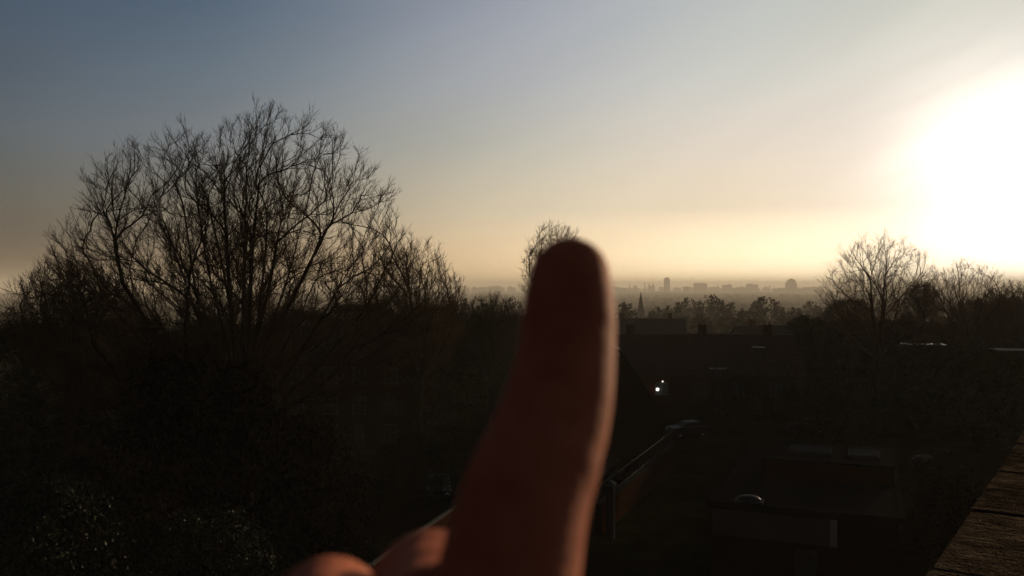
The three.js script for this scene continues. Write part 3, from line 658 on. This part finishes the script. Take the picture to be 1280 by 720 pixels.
function house(o) {
  const root = thing(o.name ?? 'house', o.label, o.category ?? 'house', o.pos, o.turn ?? 0, o.group), { w, d, eave, ridge } = o;
  mesh('wall', gableShell(w, d, eave, ridge), o.wall ?? M.brick, root);
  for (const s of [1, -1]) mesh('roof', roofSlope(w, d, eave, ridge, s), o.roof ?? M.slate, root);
  mesh('ridge_tile', new THREE.CylinderGeometry(0.13, 0.13, w + 0.6, 8).rotateZ(Math.PI / 2).translate(0, ridge + 0.14, 0), M.clay, root);
  for (const cx of o.chimneys ?? []) {
    const c = mesh('chimney', mergeGeometries([box(1.0, 2.2, 0.7, 0, 0, 0), box(1.14, 0.16, 0.84, 0, 1.02, 0)]), o.wall ?? M.brick, root, V(cx, ridge + 0.25, 0));
    for (const k of [-0.28, 0.28]) mesh('chimney_pot', new THREE.CylinderGeometry(0.11, 0.14, 0.55, 10).translate(k, 1.37, 0), M.clay, c);
  }
  for (const s of [1, -1]) mesh('gutter', new THREE.CylinderGeometry(0.07, 0.07, w + 0.4, 6).rotateZ(Math.PI / 2).translate(0, eave - 0.16, s * (d / 2 + 0.2)), M.iron, root);
  for (const [x, y, ww, hh] of o.windows ?? []) windowOn(root, x, y, d / 2 + 0.03, ww, hh);
  for (const [z, y, ww, hh] of o.gableWindows ?? []) windowOn(root, w / 2 + 0.03, y, z, ww, hh, Math.PI / 2);
  for (const x of o.doors ?? []) { const dr = mesh('door', box(0.95, 2.1, 0.1, x, 1.07, d / 2 + 0.06), M.grey, root); mesh('handle', new THREE.SphereGeometry(0.045, 8, 6).translate(x + 0.36, 1.05, d / 2 + 0.14), M.alloy, dr); }
  return root;
}
// dim terrace behind the great tree
{
  const D = 88, p = onGround(425, D), X = (px) => (px - 425) / FOC * D;
  const w = [];
  for (const px of [345, 384, 424, 458, 495]) { w.push([X(px), 6.7, 1.1, 1.45]); w.push([X(px), 3.85, 1.1, 1.5]); }
  w.push([X(345), 1.3, 1.1, 1.5], [X(424), 1.3, 1.1, 1.5], [X(495), 1.3, 1.1, 1.5]);
  house({ name: 'terraced_house', label: 'three storey brick terrace with two rows of dim sash windows behind the largest tree', pos: p, w: 17.5, d: 8, eave: 8.2, ridge: 11.2, wall: M.brick, roof: M.slate, windows: w, doors: [X(384), X(458)], chimneys: [-6, 2.5] });
}
// steep gable right of the finger and the long brown roof behind it
{
  house({ name: 'gabled_house', label: 'dark house with a steep pointed gable just right of the raised finger', pos: V(9.5, 0, -83.5), turn: -Math.PI / 2, w: 11, d: 7.4, eave: 3.9, ridge: 9.4, wall: M.brick, roof: M.slate, chimneys: [-3] });
  const q = onGround(868, 112);
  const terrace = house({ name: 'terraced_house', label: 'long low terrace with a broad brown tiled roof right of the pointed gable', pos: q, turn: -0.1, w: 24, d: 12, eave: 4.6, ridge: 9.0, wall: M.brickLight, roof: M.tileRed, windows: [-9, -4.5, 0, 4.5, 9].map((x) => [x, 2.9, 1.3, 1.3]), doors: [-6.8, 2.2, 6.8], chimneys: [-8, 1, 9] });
  for (const [x, y, z, w] of [[2.2, 5.35, 5.0, 1.7], [7.4, 7.75, 2.2, 1.0]]) {
    const dm = mesh('dormer', box(w, 1.0, 2.6, x, y - 0.55, z), M.brickLight, terrace);
    mesh('dormer_roof', box(w + 0.3, 0.09, 3.0, 0, 0, 0).rotateX(-0.03).translate(x, y, z + 0.1), M.metalRoof, dm);
    mesh('pane', box(w - 0.5, 0.6, 0.04, x, y - 0.5, z + 1.32), M.pane, dm);
  }
  terrace.updateMatrixWorld();
  glintGlobe('round white glowing globe standing in for a sun glint on the long terrace, beside the pointed gable', terrace.localToWorld(V(-5.0, 2.85, 6.3)), 0.2, 0.4);
  glintGlobe('tiny glowing globe standing in for a smaller sun glint just above the round white one', terrace.localToWorld(V(-4.4, 3.8, 6.3)), 0.09, 0.1);
}
// houses between the bare trees on the right and beyond
const HOUSES = [
  [1090, 176, -0.2, 18, 'house', 'terrace roof seen through the stems of the tall thin bare tree', M.slate],
  [1240, 160, 0.15, 20, 'house', 'brown roofed terrace below the rounded bare tree on the right', M.tileRed],
  [968, 182, 0.1, 16, 'house', 'roof between the long brown terrace and the tall thin bare tree', M.slate],
  [806, 205, -0.15, 18, 'house', 'slate roof showing above the steep pointed gable', M.slate],
  [600, 190, 0.2, 18, 'house', 'dark roof in the haze left of the raised finger', M.slate],
  [1170, 250, -0.1, 22, 'house', 'hazy long roof between the two bright-sky bare trees', M.tileRed],
];
HOUSES.forEach(([px, D, turn, w, name, label, roof], k) => house({ name, label, pos: onGround(px, D), turn, w, d: 8.5, eave: 5.2, ridge: 8.6 - (k % 3) * 0.5, wall: k % 2 ? M.brick : M.brickLight, roof, windows: [-0.35, -0.12, 0.12, 0.35].flatMap((f) => [[f * w, 3.9, 1.1, 1.2], [f * w, 1.4, 1.2, 1.3]]), chimneys: [-w * 0.3, w * 0.32] }));
// white gable far off, left of the tall thin tree
house({ name: 'white_house', label: 'tiny pale house front left of the tall thin bare tree', pos: onGround(1038, 330), turn: Math.PI / 2, w: 8, d: 6, eave: 4.5, ridge: 7.2, wall: M.white, roof: M.slate, gableWindows: [[0, 3, 1.2, 1.2]] });
// long sheds with sheet-metal roofs that catch the sky
for (const [px, py, D, w, label] of [[1152, 430, 118, 5, 'long low shed with a pale metal roof below the bright-sky trees'], [1272, 437, 112, 5, 'low shed with a pale metal roof at the right edge']]) {
  const p = onGround(px, D), h = at(px, py, D).y - p.y, root = thing('shed', label, 'shed', p, -0.12);
  mesh('wall', box(w, h - 0.1, 3, 0, (h - 0.1) / 2, 0), M.brick, root);
  mesh('roof', box(w + 0.4, 0.08, 3.6, 0, h, 0).rotateX(0), M.metalRoof, root);
  mesh('door', box(1.6, 2.1, 0.06, 0.8, 1.06, 1.54), M.grey, root);
  windowOn(root, -1.4, 1.8, 1.53, 1, 0.8);
}
// the flat-roofed building
{
  const H = 4, th = 22 * RAD, corner = V(18.4, 0, -42.2), root = thing('flat_roofed_building', 'low flat-roofed building with skylights and a white panel, lower right of centre', 'building', corner, -th);
  // local: -x to the left along the front, -z away from the camera; the front right corner is the origin
  const W = 8.8, L = 17;
  const wg = box(W, H - 0.2, L, -W / 2, (H - 0.2) / 2, -L / 2); { const u = wg.attributes.uv, p = wg.attributes.position; for (let i = 0; i < u.count; i++) u.setXY(i, (p.getX(i) + p.getZ(i)) / 1.35, p.getY(i) / 1.2); }
  mesh('wall', wg, M.brick, root);
  const rf = mesh('roof', box(W + 0.5, 0.2, L + 0.5, -W / 2, H - 0.1, -L / 2), M.felt, root);
  mesh('kerb', mergeGeometries([box(W + 0.5, 0.12, 0.2, -W / 2, H + 0.06, 0.15), box(0.2, 0.12, L + 0.1, 0.15, H + 0.06, -L / 2 - 0.1), box(0.2, 0.12, L + 0.1, -W - 0.15, H + 0.06, -L / 2 - 0.1)]), M.felt, rf);
  mesh('fascia', box(W - 3.2, 1.3, 0.08, -W / 2 - 1.5, H - 0.9, 0.3), M.grey, root);
  mesh('white_panel', box(0.34, 1.3, 0.1, -2.9, H - 0.92, 0.31), M.offWhite, root);
  // domed rooflight near the front edge
  const dome = mesh('rooflight', box(1.4, 0.14, 1.0, -7.0, H + 0.07, -0.7), M.grey, root);
  mesh('dome', new THREE.SphereGeometry(0.5, 20, 10, 0, 6.3, 0, Math.PI / 2).scale(1.2, 0.5, 0.9).translate(-7.0, H + 0.141, -0.7), M.acrylic, dome);
  // raised brick end with its two skylights
  const rw = 6.8, rh = 1.0, rg = box(rw, rh, 6, -3.5, H + rh / 2, -10.5); { const u = rg.attributes.uv, p = rg.attributes.position; for (let i = 0; i < u.count; i++) u.setXY(i, (p.getX(i) + p.getZ(i)) / 1.35, p.getY(i) / 1.2); }
  mesh('raised_wall', rg, M.brickLight, root);
  mesh('raised_roof', box(rw + 0.3, 0.12, 6.3, -3.5, H + rh + 0.06, -10.5), M.felt, root);
  for (const [x, w] of [[-4.6, 2.4], [-1.6, 1.7]]) { const s = mesh('skylight', box(w, 0.16, 2.4, x, H + rh + 0.2, -10.2), M.grey, root); mesh('pane', box(w - 0.14, 0.03, 2.26, x, H + rh + 0.297, -10.2), M.dusty, s); }
  mesh('door', box(1, 2.1, 0.08, -4.2, 1.06, 0.03), M.grey, root);
}
// garden wall, railings and gate pier along the lane
{
  const root = thing('garden_wall', 'long low brick garden wall with a thin pale coping line left of the raised finger', 'wall', beside(0, 0), -WALL_AZ);
  const g = box(0.22, 1.1, 34, 0, 0.55, 2); { const u = g.attributes.uv, p = g.attributes.position; for (let i = 0; i < u.count; i++) u.setXY(i, p.getZ(i) / 1.35, p.getY(i) / 1.2); }
  mesh('wall', g, M.brick, root);
  for (let k = 0; k < 40; k++) mesh('coping_stone', box(0.27, 0.08, 0.835, 0, 1.14, -14.6 + k * 0.845), M.concrete, root);
}
{
  const len = 22, base = 1.9, start = V(5.3, 0, -53.8);
  const bank = thing('retaining_wall', 'dark brick retaining wall that carries the iron railing right of the raised finger', 'wall', start, -LANE);
  const g = box(0.4, base - 0.1, len, 0, (base - 0.1) / 2, -len / 2); { const u = g.attributes.uv, p = g.attributes.position; for (let i = 0; i < u.count; i++) u.setXY(i, p.getZ(i) / 1.35, p.getY(i) / 1.2); }
  mesh('wall', g, M.brick, bank);
  for (let z = 0.5; z < len; z += 1.0) mesh('coping_stone', box(0.5, 0.1, 0.985, 0, base - 0.05, -z), M.darkStone, bank);
  const root = thing('railing', 'iron railing on top of the retaining wall, just right of the raised finger', 'railing', start.clone().setY(base), -LANE);
  for (const y of [0.16, 1.08]) mesh('rail', new THREE.CylinderGeometry(0.035, 0.035, len, 8).rotateX(Math.PI / 2).translate(0, y, -len / 2), M.iron, root);
  const post = new THREE.CylinderGeometry(0.05, 0.05, 1.2, 8).translate(0, 0.6, 0), bar = new THREE.CylinderGeometry(0.014, 0.014, 0.9, 5);
  for (let z = 0; z <= len; z += 2) { const p = mesh('post', post, M.iron, root, V(0, 0, -z)); mesh('finial', new THREE.SphereGeometry(0.075, 10, 8).translate(0, 1.24, 0), M.iron, p); }
  for (let z = 0.2; z < len; z += 0.2) if (z % 2 > 0.1) mesh('baluster', bar, M.iron, root, V(0, 0.62, -z));
  const pier = thing('gate_pier', 'pale rendered gate pier at the near end of the iron railing', 'pier', V(5.9, 0, -53.0), -LANE);
  mesh('shaft', new RoundedBoxGeometry(0.46, 3.2, 0.46, 2, 0.02).translate(0, 1.6, 0), M.pierRender, pier);
  mesh('cap', mergeGeometries([box(0.6, 0.1, 0.6, 0, 3.25, 0), new THREE.ConeGeometry(0.4, 0.24, 4).rotateY(Math.PI / 4).translate(0, 3.421, 0)]), M.concrete, pier);
}
// added globes with point lights, standing in for sun glints on the long terrace
function glintGlobe(label, p, r, power) {
  const root = thing('glint_globe', label, 'glintGlobe', p);
  mesh('bracket', mergeGeometries([box(0.06, 0.3, 0.06, 0, r + 0.15, -0.16), box(0.05, 0.05, 0.2, 0, r + 0.12, -0.08), box(0.2, 0.04, 0.2, 0, r + 0.02, 0)]), M.iron, root);
  const glow = std(0.9, 0.88, 0.8, 0.4); glow.emissive.setRGB(1, 0.96, 0.85); glow.emissiveIntensity = 1.6;
  mesh('glowing_globe', new THREE.SphereGeometry(r, 14, 10), glow, root);
  const l = new THREE.PointLight(new THREE.Color().setRGB(1, 0.95, 0.82), power); l.position.set(0, 0, 0); l.castShadow = true; l.shadow.radius = r / 0.02 * 0.9; root.add(l);
}

// ------------------------------------------------------------------ parked cars
function car(paint) {
  const root = new THREE.Group();
  const prof = (pts, w, bev) => { const s = new THREE.Shape(); pts.forEach(([x, y], k) => (k ? s.lineTo(x, y) : s.moveTo(x, y))); s.closePath(); const g = new THREE.ExtrudeGeometry(s, { depth: w - 2 * bev, bevelEnabled: true, bevelSize: bev, bevelThickness: bev, bevelSegments: 3 }); return g.translate(0, 0, -(w - 2 * bev) / 2); };
  mesh('body', prof([[-2.0, 0.32], [-2.08, 0.6], [-2.0, 0.86], [-1.1, 0.98], [1.7, 1.0], [2.0, 0.9], [2.06, 0.5], [1.98, 0.3]], 1.74, 0.07), paint, root);
  mesh('cabin_glass', prof([[-1.05, 0.96], [-0.35, 1.38], [1.15, 1.4], [1.75, 0.98]], 1.5, 0.05), M.acrylic, root);
  mesh('roof', prof([[-0.42, 1.385], [-0.2, 1.45], [1.0, 1.47], [1.2, 1.4]], 1.46, 0.03), paint, root);
  for (const x of [-1.3, 1.25]) for (const s of [-1, 1]) {
    const wh = mesh('wheel', new THREE.TorusGeometry(0.235, 0.085, 8, 20), M.rubber, root, V(x, 0.32, s * 0.8));
    mesh('rim', new THREE.CylinderGeometry(0.2, 0.2, 0.1, 14).rotateX(Math.PI / 2), M.alloy, wh);
  }
  for (const s of [-0.6, 0.6]) { mesh('headlight', new RoundedBoxGeometry(0.08, 0.16, 0.34, 2, 0.03).translate(-2.1, 0.72, s), M.lampGlass, root); mesh('tail_light', new RoundedBoxGeometry(0.06, 0.2, 0.28, 2, 0.02).translate(2.08, 0.78, s), M.clay, root); }
  mesh('bumper', mergeGeometries([new RoundedBoxGeometry(0.16, 0.2, 1.7, 2, 0.05).translate(-2.08, 0.42, 0), new RoundedBoxGeometry(0.16, 0.2, 1.7, 2, 0.05).translate(2.05, 0.42, 0)]), M.rubber, root);
  for (const s of [-1, 1]) mesh('mirror', new RoundedBoxGeometry(0.14, 0.14, 0.2, 2, 0.04).translate(-0.75, 1.05, s * 0.96), paint, root);
  return root;
}
const paintSilver = phys(0.3, 0.31, 0.32, 0.25, { metalness: 0.5, clearcoat: 1, clearcoatRoughness: 0.05 }), paintDark = phys(0.012, 0.014, 0.018, 0.5, { clearcoat: 0.1, clearcoatRoughness: 0.12, specularIntensity: 0.4 }), paintWhite = phys(0.6, 0.6, 0.58, 0.3, { clearcoat: 1, clearcoatRoughness: 0.06 });
const cars = { s: car(paintSilver), d: car(paintDark), w: car(paintWhite) };
for (const [k, px, D, turn, label] of [
  ['d', 548, 63.5, Math.PI / 2 + 0.1, 'dark car with a glinting roof parked behind the garden wall, left of the raised finger'],
  ['d', 860, 90, 0.3, 'dark car with a shining bonnet parked beyond the iron railing'],
  ['d', 1006, 92, 0.1, 'dark car glinting beside the small conical conifer'],
  ['d', 1177, 74, 0.15, 'dark car with its roof shining behind the flat-roofed building'],
  ['d', 342, 57, 0.5, 'dark car in the garden below the largest tree'],
]) { const c = cars[k].clone(); c.name = numbered('parked_car'); c.position.copy(onGround(px, D)); c.rotation.y = turn; tag(c, label, 'car'); scene.add(c); }
// ------------------------------------------------------------------ beyond: church, hazy trees, skyline, woods
{
  const D = 640, p = onGround(801, D), top = at(801, 364, D).y - p.y, root = thing('church', 'church with a slender pointed spire rising from the hazy trees', 'church', p, 0.3);
  mesh('nave', gableShell(26, 11, 9, 16), M.concrete, root).position.set(16, 0, 0);
  mesh('tower', box(5.6, top * 0.5, 5.6, 0, top * 0.25, 0), M.concrete, root);
  mesh('spire', new THREE.ConeGeometry(3.3, top * 0.5, 8).translate(0, top * 0.75, 0), M.slate, root);
  for (const [x, z] of [[-2.5, -2.5], [2.5, -2.5], [-2.5, 2.5], [2.5, 2.5]]) mesh('pinnacle', new THREE.ConeGeometry(0.5, 3.4, 6).translate(x, top * 0.5 + 1.7, z), M.concrete, root);
}
{ // individual trees that can be told apart in the middle distance
  const proto = [];
  for (let v = 0; v < 3; v++) {
    const t = bareTree({ seed: 500 + v, trunk: { h: 4, r: 0.35 }, env: { c: V(0, 8, 0), r: V(5.2, 6, 5.2) }, limbs: fan(510 + v, 9, 4, 0.1, 1.15, 0.2), levels: [
      { seg: 5, sides: 4, wob: 0.12, up: 0.03, ref: 5 }, { n: 8, ang: 0.6, ratio: 0.55, wob: 0.15, up: 0.02, start: 0.2, seg: 4, sides: 3, rad: 0.1, ref: 3 }, { n: 8, ang: 0.65, ratio: 0.5, wob: 0.2, up: 0, start: 0.15, seg: 3, sides: 3, rad: 0.07 }] });
    const L = new Leaves(520 + v), r = mulberry(530 + v);
    for (const q of t.tips) if (r() < 0.9) L.clump(q, V(0.5, 0.5, 0.5), 4, 0.55, 0.9);
    const g = new THREE.Group(); g.name = 'hazy_tree';
    mesh('trunk', t.trunk.build(), M.bark, g); const c = mesh('crown', mergeGeometries([t.crown.build(), ...t.limbs.map((l) => l.build())]), M.twig, g);
    mesh('twigs', L.build(), M.leafDull, g);
    proto.push(g);
  }
  const list = [
    [783, 378, 330, 34, 'hazy tree directly right of the lit finger edge'], [842, 377, 380, 30, 'rounded hazy tree just right of the church spire'], [822, 384, 360, 26, 'low hazy tree between the spire and the rounded tree'],
    [861, 372, 560, 26, 'pale hazy tree left of the twin-topped clump'], [888, 368, 450, 42, 'tall twin-topped hazy tree in the middle distance'], [915, 379, 420, 40, 'hazy tree right of the twin-topped tree'],
    [958, 371, 400, 46, 'large domed hazy tree left of the bare trees on the right'], [985, 384, 380, 40, 'hazy tree at the right flank of the large domed one'], [1012, 377, 520, 36, 'pale hazy tree near the left tips of the tall thin bare tree'],
    [935, 388, 330, 40, 'darker tree in front of the large domed hazy one'], [870, 392, 300, 40, 'darker tree below the twin-topped hazy tree'], [812, 396, 270, 36, 'dark tree below the church spire'], [1000, 397, 270, 40, 'dark tree below the pale hazy one'],
    [575, 372, 330, 34, 'hazy tree right of the brownish bare tree'], [640, 372, 420, 30, 'hazy tree meeting the left edge of the finger'], [606, 379, 360, 34, 'hazy tree midway between the brownish tree and the finger'], [8, 383, 330, 40, 'hazy tree at the left edge of the view'],
    [1240, 361, 420, 40, 'hazy tree behind the bare trees near the right edge'], [1275, 366, 380, 40, 'hazy tree touching the right edge'],
  ];
  const r = mulberry(91);
  list.forEach(([px, top, D, w, label], k) => {
    const pos = onGround(px, D), h = (at(px, top, D).y - pos.y) / 14, ww = w / 2 * D / FOC / 5.2;
    const c = proto[k % 3].clone(); c.name = numbered('hazy_tree'); c.position.copy(pos); c.rotation.y = r() * 6; c.scale.set(ww, h, ww); tag(c, label, 'tree'); scene.add(c);
  });
}
{ // the wooded plain that reads as one mass
  const L = new Leaves(800);
  L.clump(V(0, 4.5, 0), V(4.6, 4, 4.6), 70, 1.5, 1);
  const r = mulberry(801), n = 5200, inst = new THREE.InstancedMesh(L.build(), M.farWood, n), q = new THREE.Matrix4(), col = new THREE.Color();
  for (let k = 0; k < n; k++) {
    const a = (r() * 84 - 42) * RAD, d = k < 1500 ? 260 + 540 * Math.pow(r(), 0.8) : 700 + 7800 * Math.pow(r(), 1.6), x = Math.sin(a) * d, z = -Math.cos(a) * d;
    const s = (0.75 + 0.6 * r()) * (k < 1500 ? 1 : 1.1), y = groundY(x, z) + (d > 500 ? (fbm(x / 400 + 50, z / 400 + 50) - 0.47) * 14 * smooth(500, 1500, d) : 0);
    q.makeRotationY(r() * 6).scale(V(s * (1 + 0.5 * r()) * (k < 1500 ? 1 : 1.8), s, s * 1.3)).setPosition(x, y - 0.4, z);
    inst.setMatrixAt(k, q); const t = 0.7 + 0.6 * r(); inst.setColorAt(k, col.setRGB(t, t * 0.97, t * 0.9));
  }
  inst.name = 'distant_woodland'; inst.castShadow = inst.receiveShadow = true;
  tag(inst, 'hazy woods and hedgerows spread over the plain below the skyline', null, null, 'stuff');
  scene.add(inst);
}
{ // skyline
  const tower = (label, px, top, w, near, dep, extra) => {
    const D = near * 1.85;
    const m = D / FOC, x = (px - 640) * m, base = groundY(x, -D) - 6, h = EYE + (360 - top) * m - base, W = w * m;
    const root = thing('distant_building', label, 'building', V(x, base, -D), 0.06);
    mesh('wall', box(W, h, dep, 0, h / 2, 0), M.tower, root);
    for (const [fx, fw, fh] of extra ?? []) mesh('roof_plant', box(W * fw, fh * m, dep * 0.6, W * fx, h + fh * m / 2, 0), M.tower, root);
    return root;
  };
  tower('thin tower block standing alone on the skyline', 833.5, 348, 7, 4000, 24, [[0, 0.6, 1.2]]);
  tower('broad flat-topped block right of the thin tower', 875.5, 354.5, 16, 4200, 40, [[-0.1, 0.8, 0.8]]);
  tower('low hazy block between the broad block and the stepped tower, left one', 909, 356, 11, 4400, 40, [[0.2, 0.3, 0.8]]);
  tower('low hazy block left of the stepped tower, right one', 940, 355.5, 14, 4300, 40, [[-0.2, 0.4, 1]]);
  tower('wide low building on the skyline under the stepped tower', 986, 361, 36, 3900, 60, [[-0.3, 0.2, 0.8]]);
  const st = tower('stepped tower with a rounded top, tallest block left of the bare trees', 989, 354, 13, 3950, 40, [[0, 0.84, 2.6], [0.02, 0.66, 4.6]]);
  mesh('roof_dome', new THREE.SphereGeometry(21, 16, 8, 0, 6.3, 0, Math.PI / 2).scale(1, 0.5, 1).translate(0, EYE + (360 - 354) * 6.595 + 31 + 4.6 * 6.595 - 0.5, 0), M.tower, st);
  tower('small hazy block on the skyline, left of the finger', 603, 359, 9, 4000, 40);
  tower('wider hazy block beside the small one, left of the finger', 618, 358, 17, 4100, 50, [[0.2, 0.4, 0.7]]);
  tower('hazy slab on the skyline directly right of the finger', 776, 360, 14, 4100, 40, [[-0.2, 0.2, 1.4]]);
  tower('faint slim block between the finger and the thin tower', 794, 357, 4, 4600, 25);
  tower('faint spiked block just left of the thin tower', 814, 357, 8, 4500, 25, [[-0.3, 0.12, 3.4], [0.3, 0.12, 2.2]]);
  tower('low hazy block just right of the thin tower', 858, 358, 6, 4300, 30);
  tower('long low hazy roofline right of the broad block', 925, 360, 18, 4100, 40);
  tower('hazy slab right of the stepped tower', 1012, 359, 16, 4200, 40, [[0.3, 0.2, 1]]);
}
{ // the faint low blocks, stacks and cranes between the named towers
  const r = mulberry(640), wallG = new THREE.BoxGeometry(1, 1, 1).translate(0, 0.5, 0);
  const put = (px, top, w, D, chimneyLike) => {
    const m = D / FOC, base = groundY((px - 640) * m, -D) - 8, h = EYE + (360 - top) * m - base;
    const root = thing('skyline_block', 'one of the faint low blocks that make up the hazy skyline', 'building', V((px - 640) * m, base, -D), r() * 0.4, 'faint low blocks along the skyline');
    const b = mesh('wall', wallG, M.tower, root); b.scale.set(w * m, h, chimneyLike ? w * m : 40);
    if (!chimneyLike) { const c = mesh('roof_plant', wallG, M.tower, root, V((r() - 0.5) * w * m * 0.5, h, 0)); c.scale.set(w * m * (0.15 + 0.3 * r()), m * (0.5 + 1.2 * r()), 14); }
  };
  for (let px = 768; px < 1032; px += 5 + r() * 9) put(px, 361 - 2.6 * Math.pow(r(), 1.4), 4 + r() * 9, 8600 + r() * 1500);
  for (let px = 582; px < 650; px += 7 + r() * 9) put(px, 360 - 1.6 * r(), 5 + r() * 10, 7000 + r() * 1500);
  for (const [px, top] of [[787, 354.5], [806, 353], [817, 354], [897, 356.5], [962, 356]]) put(px, top, 0.9, 7600, true);
}
renderer.render(scene, camera);
